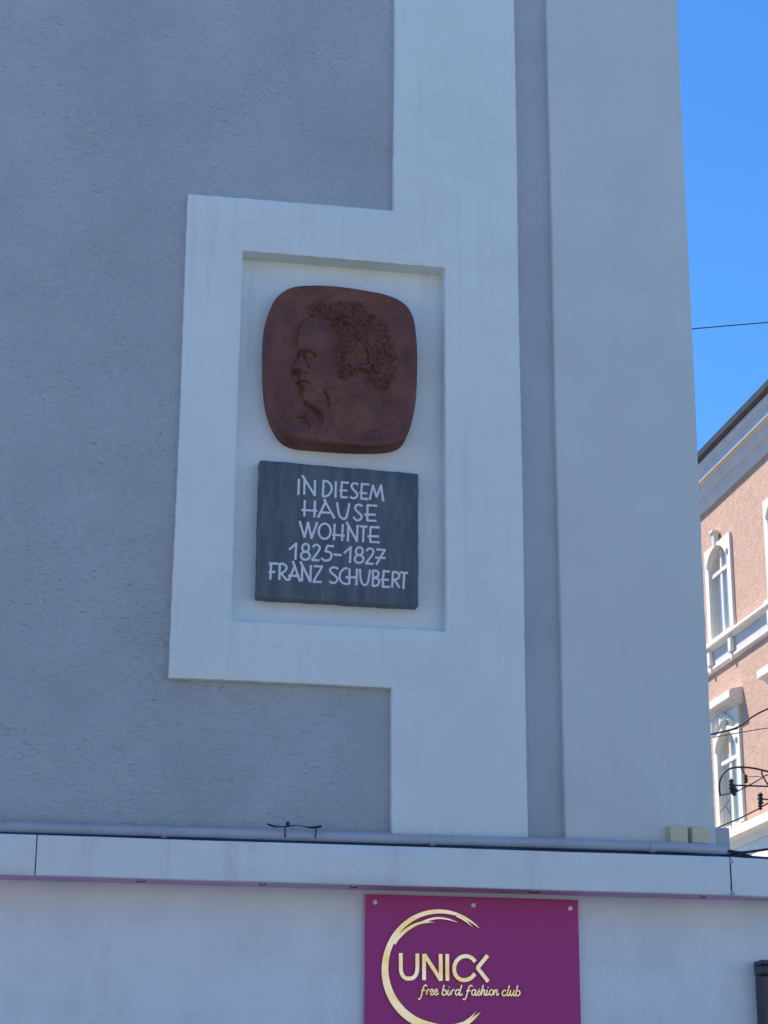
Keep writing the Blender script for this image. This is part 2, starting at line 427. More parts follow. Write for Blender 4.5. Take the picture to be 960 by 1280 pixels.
# ------------------------------------------------------------------ canopy over the shop front
CY = -0.17
def canopy():
    root = empty('shop_canopy')
    zb = lambda x: P(x, 1094 + 24 * x / 913.0, CY)[2]
    z0 = (P(100, 1096.6, CY)[2] + P(800, 1115, CY)[2]) / 2
    z1 = (P(100, 1045.2, CY)[2] + P(800, 1067.5, CY)[2]) / 2
    xj0, xj1 = P(45, 1070, CY)[0], P(913.5, 1095, CY)[0]
    for k, (x0, x1) in enumerate(((-9.0, xj0 - 0.0025), (xj0 + 0.0025, xj1 - 0.0035), (xj1 + 0.0035, 8.0))):
        m = MB(); n = max(1, int((x1 - x0) / 0.25))
        # folded sheet: face with returned lips, dented very slightly
        rows = [(CY + 0.10, z1 - 0.002), (CY + 0.004, z1), (CY, z1 - 0.004), (CY, z1 - 0.06), (CY, z0 + 0.06), (CY, z0 + 0.004), (CY + 0.004, z0), (CY + 0.03, z0 + 0.001)]
        v = []; f = []
        for i in range(n + 1):
            x = x0 + (x1 - x0) * i / n
            tilt = 0.0 if k < 2 else (x - x0) * 0.14
            for r, (y, z) in enumerate(rows):
                dy = wob(x * 0.7, z * 2, 0.0008) if 1 < r < 6 else 0
                v.append((x, y + dy + tilt, z + wob(x * 0.35, 1.0, 0.0006)))
        R_ = len(rows)
        for i in range(n):
            for r in range(R_ - 1):
                f.append((i * R_ + r, (i + 1) * R_ + r, (i + 1) * R_ + r + 1, i * R_ + r + 1))
        m.add(v, f)
        m.build('fascia_panel', M['canopy'], root, smooth=True, autosmooth=40)
    m = MB(); m.box(-9.0, xj1, CY + 0.008, 0.028, z0 + 0.004, z0 + 0.018); m.build('soffit', M['soffit'], root)
    m = MB(); m.add([(xj1 + 0.001, CY + 0.012, z0 + 0.005), (7.9, CY + 0.012 + 0.6, z0 + 0.005), (7.9, 0.70, z0 + 0.005), (xj1 + 0.001, 0.028, z0 + 0.005)], [(0, 1, 2, 3)])
    m.build('soffit', M['soffit'], root)
    m = MB(); m.box(-9.0, xj1, CY + 0.012, 0.034, z1 - 0.03, z1 - 0.014); m.build('top_sheet', M['gap_shade'], root)  # coloured dark to deepen the shade in the gap under the pipe
    m = MB(); m.box(-9.0, XR - 0.004, -0.012, 0.035, z1 - 0.0135, z1 + 0.040); m.build('gap_shade_strip', M['gap_shade'], root)  # dark strip on the wall painting the shade seen through the pipe gap
    # joint covers and little fixings left below the edge
    for xj in (xj0, xj1):
        m = MB(); m.box(xj - 0.006, xj + 0.006, CY + 0.006, CY + 0.02, z0 + 0.002, z1 - 0.002); m.build('joint', M['cable'], root)
    for (px, py, L) in ((172, 1098, 0.035), (325, 1101, 0.03), (440, 1104, 0.03), (662, 1112, 0.055), (878, 1119, 0.03)):
        x = P(px, py, CY)[0]; m = MB()
        m.tube([(x, CY + 0.03, z0 + 0.004), (x + L * 0.1, CY + 0.03, z0 - 0.012), (x + L, CY + 0.045, z0 - 0.006), (x + L * 1.1, CY + 0.06, z0 + 0.0)], 0.0025, 6)
        m.build('wire_hook', M['cable'], root, smooth=True)
    for xj in (xj1 + 0.004,):
        for zz in (z1 - 0.02, z0 + 0.01):
            m = MB(); m.lathe([(0.011, 0), (0.011, -0.003), (0.006, -0.006)], (xj, CY, zz), 'y', 10); m.build('rivet', M['pipe'], root)
    settle(root, (0, CY, z0))
    tag(root, 'long white sheet metal canopy fascia running above the shop wall', 'canopy')
    return z0, z1, xj1
CZ0, CZ1, CXJ = canopy()

# ------------------------------------------------------------------ pipe on the canopy
def pipe():
    root = empty('wall_pipe'); Yp, r = -0.08, 0.0235
    pts = [(-9.0, Yp, P(0, 1033.5, Yp)[2])]
    for px, py in ((0, 1033.5), (120, 1037), (240, 1040.3), (360, 1044.2), (480, 1048), (600, 1051), (720, 1054.8), (840, 1058.6), (895, 1061.5), (908, 1063)):
        q = P(px, py, Yp); pts.append((q[0], Yp, q[2]))
    m = MB(); m.tube(pts, [r] * (len(pts) - 1) + [r * 0.8], 20); m.build('tube', M['pipe'], root, smooth=True, autosmooth=40)
    for px in (205, 540, 815):
        q = P(px, 1031 + px * 0.031, Yp)
        mm = MB(); mm.lathe([(r + 0.004, -0.012), (r + 0.004, 0.012)], (q[0], Yp, P(px, 1033.5 + px * .0305, Yp)[2]), 'x', 20)
        mm.box(q[0] - 0.010, q[0] + 0.010, Yp, 0.036, P(px, 1033.5 + px * .0305, Yp)[2] - 0.012, P(px, 1033.5 + px * .0305, Yp)[2] + 0.012)
        mm.build('clamp', M['pipe'], root)
    settle(root, (0, Yp, CZ1)); tag(root, 'pale grey round pipe lying along the top of the canopy', 'pipe')
pipe()

def loose_cable():
    root = empty('loose_cable'); Y = -0.111
    c = lambda x, y: P(320 + x / 8, 1000 + y / 8, Y)
    m = MB(); m.tube([Vector(c(*q)) for q in ((115, 240), (180, 264), (250, 268), (320, 262), (400, 252), (470, 262), (530, 274), (590, 275), (655, 262))],
                     [0.005, 0.0045, 0.003, 0.004, 0.002, 0.002, 0.004, 0.006, 0.006], 8); m.build('cable', M['cable'], root, smooth=True)
    m = MB(); q = c(318, 238); m.lathe([(0.003, -0.010), (0.008, -0.006), (0.009, 0.003), (0.004, 0.010)], q, 'z', 10); m.build('knot', M['cable'], root, smooth=True)
    for a, b in (((290, 258), (290, 378)), ((600, 285), (594, 382))):
        m = MB(); m.tube([c(*a), c((a[0] + b[0]) / 2 + 3, (a[1] + b[1]) / 2), c(*b)], 0.003, 8); m.build('tie', M['cable'], root, smooth=True)
    settle(root, c(290, 378)); tag(root, 'short black cable stub tied onto the pipe with two ties', 'cable')
loose_cable()

# ------------------------------------------------------------------ two junction boxes on the corner pilaster
def junction(px0, py0, px1, py1, lab, tilt):
    Yb = -0.05; a, b = P(px0, py0, Yb), P(px1, py1, Yb)
    root = empty('junction_box'); x0, x1, z0, z1 = a[0], b[0], b[2], a[2]
    cx, cz = (x0 + x1) / 2, (z0 + z1) / 2
    m = MB(); m.box(x0 - cx, x1 - cx, Yb + 0.012, 0.002, z0 - cz, z1 - cz); o1 = m.build('box_base', M['box'], root, bevel=0.003)
    m = MB(); m.box(x0 - cx + 0.004, x1 - cx - 0.002, Yb, Yb + 0.0118, z0 - cz + 0.003, z1 - cz - 0.003); o2 = m.build('lid', M['box'], root, bevel=0.004)
    root.location = (cx, 0, cz); root.rotation_euler = (0, tilt, 0)
    tag(root, lab, 'junction box')
junction(836.5, 1031.5, 861, 1056, 'beige plastic junction box with dark gap beside it, farther from the wall corner', -0.02)
junction(864.5, 1033, 888, 1055.5, 'beige plastic junction box next to the corner edge of the pilaster', 0.03)

# ------------------------------------------------------------------ dark post
def post():
    root = empty('dark_post'); x0 = P(952, 1225, -0.06)[0]; zt = P(952, 1219, -0.06)[2]; zc = P(952, 1200, -0.06)[2]
    m = MB(); m.box(x0, x0 + 0.26, -0.06, 0.028, 0.0, zt); m.build('shaft', M['post'], root, bevel=0.008)
    m = MB(); m.box(x0 - 0.005, x0 + 0.265, -0.070, 0.028, zt + 0.001, zc - 0.022); m.build('capital', M['post'], root, bevel=0.012)
    for k in range(6):
        m = MB(); xx = x0 + 0.012 + k * 0.046; m.box(xx, xx + 0.022, -0.076, -0.0705, zt + 0.01, zc - 0.03); m.build('rib', M['post'], root, bevel=0.003)
    m = MB(); m.box(x0 - 0.003, x0 + 0.263, -0.075, 0.028, zc - 0.0215, zc); m.build('cap', M['post'], root, bevel=0.006)
    settle(root, (x0 + 0.13, -0.03, 0.0)); tag(root, 'dark square post with a ribbed capped head against the shop wall', 'post')
post()

# ------------------------------------------------------------------ slate plaque with lettering
def plaque():
    root = empty('stone_plaque'); YF, YB = 0.030, 0.101
    a, b, c, d = P(325, 575, YF), P(523, 592, YF), P(523, 758, YF), P(320.5, 746, YF)
    nx, nz = 26, 24; m = MB(); v = []; f = []
    for s in (0, 1):
        for j in range(nz + 1):
            for i in range(nx + 1):
                u, w = i / nx, j / nz
                p = (np.array(a) * (1 - u) + np.array(b) * u) * (1 - w) + (np.array(d) * (1 - u) + np.array(c) * u) * w
                e = (i in (0, nx)) or (j in (0, nz))
                jx = wob(p[2] * 3, p[0] * 2, 0.0009) if e else 0
                v.append((p[0] + jx, (YF, YB)[s], p[2] + (wob(p[0] * 3, p[2], 0.0011) if e else 0)))
    N = (nx + 1) * (nz + 1); g = lambda i, j, s: s * N + j * (nx + 1) + i
    for j in range(nz):
        for i in range(nx):
            f.append((g(i, j, 0), g(i + 1, j, 0), g(i + 1, j + 1, 0), g(i, j + 1, 0)))
    for i in range(nx):
        f += [(g(i, 0, 0), g(i + 1, 0, 0), g(i + 1, 0, 1), g(i, 0, 1)), (g(i, nz, 0), g(i + 1, nz, 0), g(i + 1, nz, 1), g(i, nz, 1))]
    for j in range(nz):
        f += [(g(0, j, 0), g(0, j + 1, 0), g(0, j + 1, 1), g(0, j, 1)), (g(nx, j, 0), g(nx, j + 1, 0), g(nx, j + 1, 1), g(nx, j, 1))]
    m.add(v, f); m.build('slab', M['plaque'], root, bevel=0.0035, smooth=True, autosmooth=30)
    A, B, Cc, D = (330, 590, 9.6), (420, 590, 9.6), (330, 670, 9.6), (420, 670, 8.727)
    def ell(cx, cy, rx, ry): return ('o', [(cx + rx * math.cos(t * math.pi / 10), cy + ry * math.sin(t * math.pi / 10)) for t in range(20)])
    def cu(*p): return ('c', list(p))
    def st(*p): return ('s', list(p))
    L = [
     (A, [st((420, 82), (412, 272))]),
     (A, [st((487, 100), (483, 272)), st((458, 38), (612, 284)), st((613, 98), (610, 284))]),
     (A, [st((716, 100), (706, 295)), cu((708, 106), (760, 112), (803, 155), (812, 212), (788, 262), (745, 290), (704, 292))]),
     (A, [st((862, 112), (858, 308))]),
     (B, [st((70, 116), (62, 308)), st((65, 122), (155, 130)), st((40, 220), (135, 222)), st((62, 302), (140, 305))]),
     (B, [cu((268, 155), (240, 136), (203, 140), (186, 170), (205, 205), (240, 240), (256, 275), (240, 305), (205, 315), (168, 294))]),
     (B, [st((310, 138), (303, 328)), st((305, 142), (400, 150)), st((280, 250), (375, 255)), st((303, 320), (385, 325))]),
     (B, [st((404, 332), (446, 152)), st((442, 155), (488, 302)), st((486, 302), (542, 152)), st((539, 155), (566, 342)), st((552, 342), (580, 336))]),
     (A, [st((490, 338), (484, 532)), st((612, 343), (605, 542)), st((450, 455), (640, 465))]),
     (A, [st((742, 350), (648, 548)), st((720, 325), (846, 556)), st((680, 482), (800, 490))]),
     (B, [cu((14, 362), (22, 430), (36, 505), (60, 545), (95, 560), (125, 540), (145, 460), (161, 374))]),
     (B, [cu((318, 412), (290, 394), (255, 395), (232, 415), (236, 450), (275, 490), (306, 525), (300, 560), (265, 580), (230, 566), (210, 536))]),
     (B, [st((380, 390), (375, 588)), st((372, 398), (495, 405)), st((340, 510), (475, 512)), st((372, 582), (485, 585))]),
     (A, [st((428, 588), (487, 788)), st((484, 788), (532, 598)), st((528, 600), (572, 798)), st((568, 798), (640, 602))]),
     (A, [ell(728, 710, 72, 92)]),
     (A, [st((848, 622), (840, 818)), st((946, 626), (936, 826)), st((820, 750), (968, 765))]),
     (B, [st((150, 640), (142, 832)), st((126, 596), (254, 836)), st((259, 633), (250, 836))]),
     (B, [st((283, 650), (377, 656)), st((332, 656), (325, 842))]),
     (B, [st((415, 656), (410, 844)), st((410, 660), (524, 665)), st((378, 770), (515, 772)), st((405, 838), (522, 845))]),
     (Cc, [st((302, 162), (388, 88)), st((388, 80), (376, 282))]),
     (Cc, [ell(500, 140, 42, 46), ell(497, 236, 54, 48)]),
     (Cc, [cu((588, 134), (610, 108), (645, 108), (668, 135), (660, 170), (620, 230), (572, 290)), st((572, 288), (664, 292))]),
     (Cc, [st((840, 122), (755, 117)), st((760, 118), (735, 188)), cu((735, 185), (785, 192), (810, 225), (795, 275), (750, 295), (712, 285), (688, 262))]),
     (Cc, [st((838, 221), (932, 230))]),
     (D, [st((86, 188), (162, 120)), st((162, 113), (152, 292))]),
     (D, [ell(255, 165, 38, 42), ell(252, 250, 48, 43)]),
     (D, [cu((332, 164), (355, 138), (390, 140), (408, 165), (395, 205), (355, 260), (322, 300)), st((322, 298), (408, 303))]),
     (D, [st((438, 145), (542, 152)), st((532, 152), (438, 312)), st((428, 235), (542, 240))]),
     (Cc, [st((86, 328), (75, 522)), st((60, 328), (172, 332)), st((56, 430), (137, 430))]),
     (Cc, [st((190, 328), (183, 527)), cu((186, 332), (235, 336), (266, 360), (268, 395), (240, 430), (195, 450)), st((202, 445), (272, 526)), st((262, 524), (306, 527))]),
     (Cc, [st((374, 350), (298, 528)), st((346, 298), (434, 547)), st((290, 475), (402, 480))]),
     (Cc, [st((460, 345), (455, 542)), st((436, 303), (558, 552)), st((563, 348), (555, 552))]),
     (Cc, [st((598, 362), (708, 365)), st((698, 368), (590, 550)), st((586, 550), (692, 550))]),
     (Cc, [cu((892, 396), (860, 378), (820, 378), (795, 400), (800, 430), (850, 475), (880, 510), (870, 545), (830, 565), (782, 543))]),
     (D, [cu((128, 350), (90, 356), (56, 388), (40, 432), (48, 480), (80, 515), (132, 525))]),
     (D, [st((148, 352), (145, 528)), st((230, 357), (222, 538)), st((105, 450), (232, 450))]),
     (D, [cu((262, 358), (268, 460), (285, 515), (315, 535), (345, 510), (360, 450), (373, 368))]),
     (D, [st((405, 372), (400, 548)), cu((402, 376), (445, 382), (465, 405), (455, 440), (410, 455)), cu((410, 457), (455, 466), (470, 500), (450, 538), (398, 545))]),
     (D, [st((520, 378), (510, 558)), st((515, 382), (587, 388)), st((488, 475), (577, 478)), st((505, 552), (587, 555))]),
     (D, [st((622, 388), (612, 562)), cu((618, 392), (665, 396), (690, 425), (680, 460), (628, 478)), st((634, 476), (694, 562))]),
     (D, [st((698, 395), (787, 403)), st((745, 405), (735, 577))]),
    ]
    yl = YF - 0.0022
    for (ox, oy, s), strokes in L:
        m = MB()
        for k, (kind, pts) in enumerate(strokes):
            q = [P(ox + x / s, oy + y / s, yl) for x, y in pts]; q = [(t[0], t[2]) for t in q]
            if kind == 'c': q = catmull(q, 4)
            if kind == 's':
                w0 = 0.0108 * (1 + 0.06 * rnd.uniform(-1, 1)); ribbon(m, [q[0], ((q[0][0] + q[1][0]) / 2, (q[0][1] + q[1][1]) / 2), q[1]], [w0 * 1.07, w0 * 0.93, w0 * 1.07], yl - 0.0002 * k, YF + 0.002)
            else: ribbon(m, q, 0.0105, yl - 0.0002 * k, YF + 0.002, closed=(kind == 'o'))
        m.build('letter', M['letter_white'], root)
    settle(root, ((a[0] + b[0]) / 2, YB, d[2]))
    tag(root, 'dark slate memorial plaque with five lines of white capital lettering, below the relief', 'plaque')
plaque()

# ------------------------------------------------------------------ terracotta portrait relief
def poly_sd(poly, U, V):
    """signed distance (positive inside) to a polygon"""
    d = np.full(U.shape, 1e9); inside = np.zeros(U.shape, bool); n = len(poly)
    for i in range(n):
        x0, y0 = poly[i][:2]; x1, y1 = poly[(i + 1) % n][:2]
        dx, dy = x1 - x0, y1 - y0; t = np.clip(((U - x0) * dx + (V - y0) * dy) / (dx * dx + dy * dy + 1e-9), 0, 1)
        d = np.minimum(d, np.hypot(U - x0 - t * dx, V - y0 - t * dy))
        c = ((y0 > V) != (y1 > V)); inside ^= c & (U < (x1 - x0) * (V - y0) / (y1 - y0 + 1e-12) + x0)
    return np.where(inside, d, -d)

def line_d(pts, U, V):
    d = np.full(U.shape, 1e9)
    for (x0, y0), (x1, y1) in zip([tuple(p[:2]) for p in pts[:-1]], [tuple(p[:2]) for p in pts[1:]]):
        dx, dy = x1 - x0, y1 - y0; t = np.clip(((U - x0) * dx + (V - y0) * dy) / (dx * dx + dy * dy + 1e-9), 0, 1)
        d = np.minimum(d, np.hypot(U - x0 - t * dx, V - y0 - t * dy))
    return d

def relief():
    sstep = lambda a, b, x: (lambda t: t * t * (3 - 2 * t))(np.clip((x - a) / (b - a), 0, 1))
    root = empty('portrait_relief'); YF, YW = 0.0, 0.099
    stp = 1.7
    us = np.arange(95, 842, stp); vs = np.arange(80, 872, stp)
    U, V = np.meshgrid(us, vs)
    outline = catmull([(300, 98), (420, 100), (560, 118), (680, 142), (760, 182), (800, 245), (815, 340), (820, 450), (815, 600), (800, 705), (774, 785), (735, 826), (650, 842),
                       (509, 841), (359, 831), (259, 820), (199, 790), (159, 730), (134, 660), (120, 570), (116, 480), (117, 340), (130, 240), (163, 160), (225, 112)], 6, True)
    so = poly_sd(outline, U, V)
    # dished field with a soft, slightly uneven rim
    wv = np.sin(U * 0.013 + 1) * np.sin(V * 0.017) * 6
    H = 0.010 * np.exp(-((so - 14 + wv) / 26.0) ** 2) - 0.010 * sstep(10, 150, so)
    ll = sstep(0, 1, (V - U - 250) / 300.0)
    H += 0.010 * ll * np.exp(-((so - 42) / 26.0) ** 2)
    H += 0.0012 * np.sin(U * 0.05 + np.sin(V * 0.04) * 2) * np.sin(V * 0.06) * sstep(20, 60, so)
    face = catmull([(345, 240), (300, 252), (275, 280), (262, 320), (257, 365), (258, 398), (270, 420), (258, 440), (246, 460), (233, 482), (237, 496), (250, 502), (268, 505),
                    (266, 522), (262, 541), (272, 547), (267, 556), (268, 569), (284, 582), (280, 606), (283, 632), (298, 649), (322, 664), (348, 680), (374, 704),
                    (372, 735), (352, 775), (400, 808), (560, 800), (640, 768), (712, 735), (705, 690), (672, 625), (640, 560), (600, 480), (560, 380), (480, 290), (400, 245)], 4, True)
    sf = poly_sd(face, U, V)
    bust = sstep(600, 690, V - 0.25 * (U - 400))
    Hf = (0.030 * sstep(0, 14, sf) + 0.017 * sstep(0, 95, sf))
    fade = 1 - 0.72 * sstep(620, 790, V + 0.22 * (U - 400)) - 0.75 * sstep(540, 720, U) * sstep(520, 640, V)
    H += Hf * np.clip(fade, 0.05, 1)
    g = lambda pts, w, h: 1.3 * h * np.exp(-(line_d(catmull(pts, 4), U, V) / w) ** 2)
    jaw = [(400, 602), (396, 640), (405, 672)]
    H += g([(262, 402), (300, 398), (330, 406), (352, 425)], 9, 0.0075)            # brow
    H -= g([(276, 418), (310, 414), (345, 432)], 7, 0.0120)                         # socket
    H -= g([(296, 432), (318, 440), (340, 430)], 6, 0.0065)
    H += g([(300, 424), (318, 422), (334, 428)], 4.5, 0.0042)                       # lid
    H -= g([(291, 425), (302, 455), (314, 482)], 5, 0.0085)                         # side of the nose
    H += g([(262, 430), (252, 462), (246, 482)], 10, 0.0055)
    H += g([(262, 484), (290, 484)], 10, 0.0055)                                    # wing
    H -= g([(246, 500), (275, 502), (305, 512)], 4.5, 0.0085)                       # under the nose
    H += g([(268, 530), (296, 536)], 9, 0.0045); H += g([(272, 562), (300, 560)], 8, 0.005)
    H -= g([(262, 547), (290, 550), (318, 557)], 4, 0.0095)                         # mouth
    H -= g([(275, 584), (300, 585)], 6, 0.0055)
    H -= g([(314, 500), (322, 540), (326, 590)], 8, 0.0035)                         # cheek fold
    H += 0.0045 * np.exp(-(((U - 385) / 60) ** 2 + ((V - 500) / 60) ** 2))
    H += 0.005 * np.exp(-(((U - 310) / 26) ** 2 + ((V - 620) / 26) ** 2))           # chin
    H += 0.004 * np.exp(-(((U - 330) / 50) ** 2 + ((V - 320) / 50) ** 2))
    H -= g([(385, 600), (400, 625), (407, 665)], 5.5, 0.0095)                       # stand-up collar
    H += g([(392, 592), (460, 590), (560, 560)], 8, 0.0035)
    H += g([(420, 600), (416, 650), (400, 700)], 11, 0.0050)
    H -= g([(410, 665), (480, 632), (560, 606)], 5, 0.0030)
    H -= g([(425, 705), (520, 640), (610, 612)], 6, 0.0022)
    H -= g([(300, 648), (345, 676), (378, 706), (380, 722)], 5, 0.0030)             # shade under the jaw
    H -= g([(585, 777), (640, 760), (705, 735)], 6, 0.0050)
    H += g([(255, 700), (290, 697), (318, 720), (330, 755)], 14, 0.0065)            # knot of the neckcloth
    H -= g([(265, 706), (292, 706), (310, 722), (322, 750)], 4.5, 0.0085)
    H -= g([(275, 728), (290, 724), (298, 738)], 4, 0.0050)
    ang = np.linspace(0, 2 * np.pi, 19); lens = [(313 + 21 * math.cos(t), 442 + 25 * math.sin(t)) for t in ang]
    H += 0.0045 * np.exp(-(line_d(lens, U, V) / 3.2) ** 2)                          # spectacles
    H += 0.0040 * np.exp(-(line_d([(334, 430), (430, 420), (520, 430)], U, V) / 3.2) ** 2)
    # hair: a raised mass of separate curls
    hair = catmull([(330, 246), (314, 220), (335, 176), (362, 166), (420, 180), (480, 174), (540, 184), (590, 212), (640, 242), (668, 284), (688, 335), (702, 385), (720, 432),
                    (716, 482), (694, 542), (660, 582), (628, 576), (596, 548), (572, 508), (520, 515), (500, 530), (470, 540), (436, 520), (428, 470), (432, 410), (440, 352), (424, 302), (400, 268), (365, 246)], 4, True)
    sh = poly_sd(hair, U, V)
    ns = 9 * np.sin(U * 0.11 + 2 * np.sin(V * 0.07)) * np.sin(V * 0.12 + 1.3)
    shn = sh + ns * 0.7
    Hh = 0.006 * sstep(-2, 20, shn) + 0.006 * sstep(0, 80, shn)
    hb = Hh.copy(); r2 = random.Random(21); cents = []
    hp = [(u, v) for u in range(310, 725, 3) for v in range(160, 590, 3)]; r2.shuffle(hp)
    hu = np.array([p[0] for p in hp], float); hv = np.array([p[1] for p in hp], float)
    hs = poly_sd(hair, hu, hv)
    for i in range(len(hp)):
        if hs[i] < 5: continue
        if all((hu[i] - a) ** 2 + (hv[i] - b) ** 2 > 24.0 ** 2 for a, b in cents) and (hu[i] - 543) ** 2 + (hv[i] - 448) ** 2 > 42 ** 2:
            cents.append((hu[i], hv[i]))
    for (a, b) in cents:
        r = r2.uniform(11.0, 16.0); s0 = r2.uniform(0, 6.28); sgn = r2.choice((-1, 1)); amp = r2.uniform(0.014, 0.022)
        lo_u, hi_u = np.searchsorted(us, (a - 34, a + 34)); lo_v, hi_v = np.searchsorted(vs, (b - 34, b + 34))
        uu, vv = U[lo_v:hi_v, lo_u:hi_u], V[lo_v:hi_v, lo_u:hi_u]
        al = math.atan2(b - 400, a - 480) - 1.3 + r2.uniform(-0.8, 0.8)
        pts = [(a + r * (1.15 - 0.09 * k) * math.cos(al + sgn * k * 0.60), b + 0.85 * r * (1.15 - 0.09 * k) * math.sin(al + sgn * k * 0.60)) for k in range(5)]
        d = line_d(catmull(pts, 2), uu, vv)
        Hh[lo_v:hi_v, lo_u:hi_u] = np.maximum(Hh[lo_v:hi_v, lo_u:hi_u], hb[lo_v:hi_v, lo_u:hi_u] + amp * np.exp(-(d / 6.6) ** 2))
    H = H + Hh
    H += g([(520, 425), (545, 412), (568, 430), (572, 462), (556, 486), (528, 500)], 7, 0.0095)   # ear
    H -= 0.013 * np.exp(-(((U - 540) / 14) ** 2 + ((V - 446) / 17) ** 2))
    H += g([(520, 500), (500, 520), (486, 512)], 8, 0.004)
    # rounded edge of the slab, then straight back to the wall
    edge = np.clip(so, 0, 15); ER = 15 + 24 * ll; H -= (0.016 + 0.030 * ll) * (1 - np.sqrt(np.clip(1 - (1 - np.clip(so, 0, ER) / ER) ** 2, 0, 1)))
    Y = YF - H
    Y = np.where(so < 0, np.minimum(YW, Y + (-so / 3.2) * YW), Y)
    gv, gu = np.gradient(so, stp); gl = np.hypot(gu, gv) + 1e-6; mv = np.where(so < -3.4, -3.4 - so, 0.0)
    U = U + mv * gu / gl; V = V + mv * gv / gl
    # map to the wall
    PX = 300 + U / 3.692; PY = 330 + V / 3.692
    D = rgt[None, None, :] * ((PX - 480) / F_PX)[..., None] + upv[None, None, :] * (-(PY - 640) / F_PX)[..., None] + fwd[None, None, :]
    T = (YF - CAM[1]) / D[..., 1]
    XX = CAM[0] + T * D[..., 0]; ZZ = CAM[2] + T * D[..., 2]
    base = Vector((1.345, YW, 4.90))
    pos = np.stack([XX - base.x, Y - base.y, ZZ - base.z], -1).reshape(-1, 3)
    nr, nc = U.shape; idx = np.arange(nr * nc).reshape(nr, nc)
    q = np.stack([idx[:-1, :-1], idx[1:, :-1], idx[1:, 1:], idx[:-1, 1:]], -1)
    avg = lambda A: (A[:-1, :-1] + A[1:, :-1] + A[1:, 1:] + A[:-1, 1:]) / 4
    keep = np.minimum.reduce([so[:-1, :-1], so[1:, :-1], so[1:, 1:], so[:-1, 1:]]) > -5.2
    hm = (avg(shn) > 0); fm = (avg(sf) > 0) & ~hm
    for name, mask in (('slab', keep & ~hm & ~fm), ('bust', keep & fm), ('hair', keep & hm)):
        fq = q[mask]; used, inv = np.unique(fq.ravel(), return_inverse=True)
        me = bpy.data.meshes.new(name); me.from_pydata(pos[used].tolist(), [], inv.reshape(-1, 4).tolist()); me.update()
        me.polygons.foreach_set('use_smooth', [True] * len(me.polygons))
        link(name, me, M['terracotta'], root)
    root.location = base
    tag(root, 'brown terracotta rounded square relief of a curly haired man with glasses in profile', 'relief')
relief()

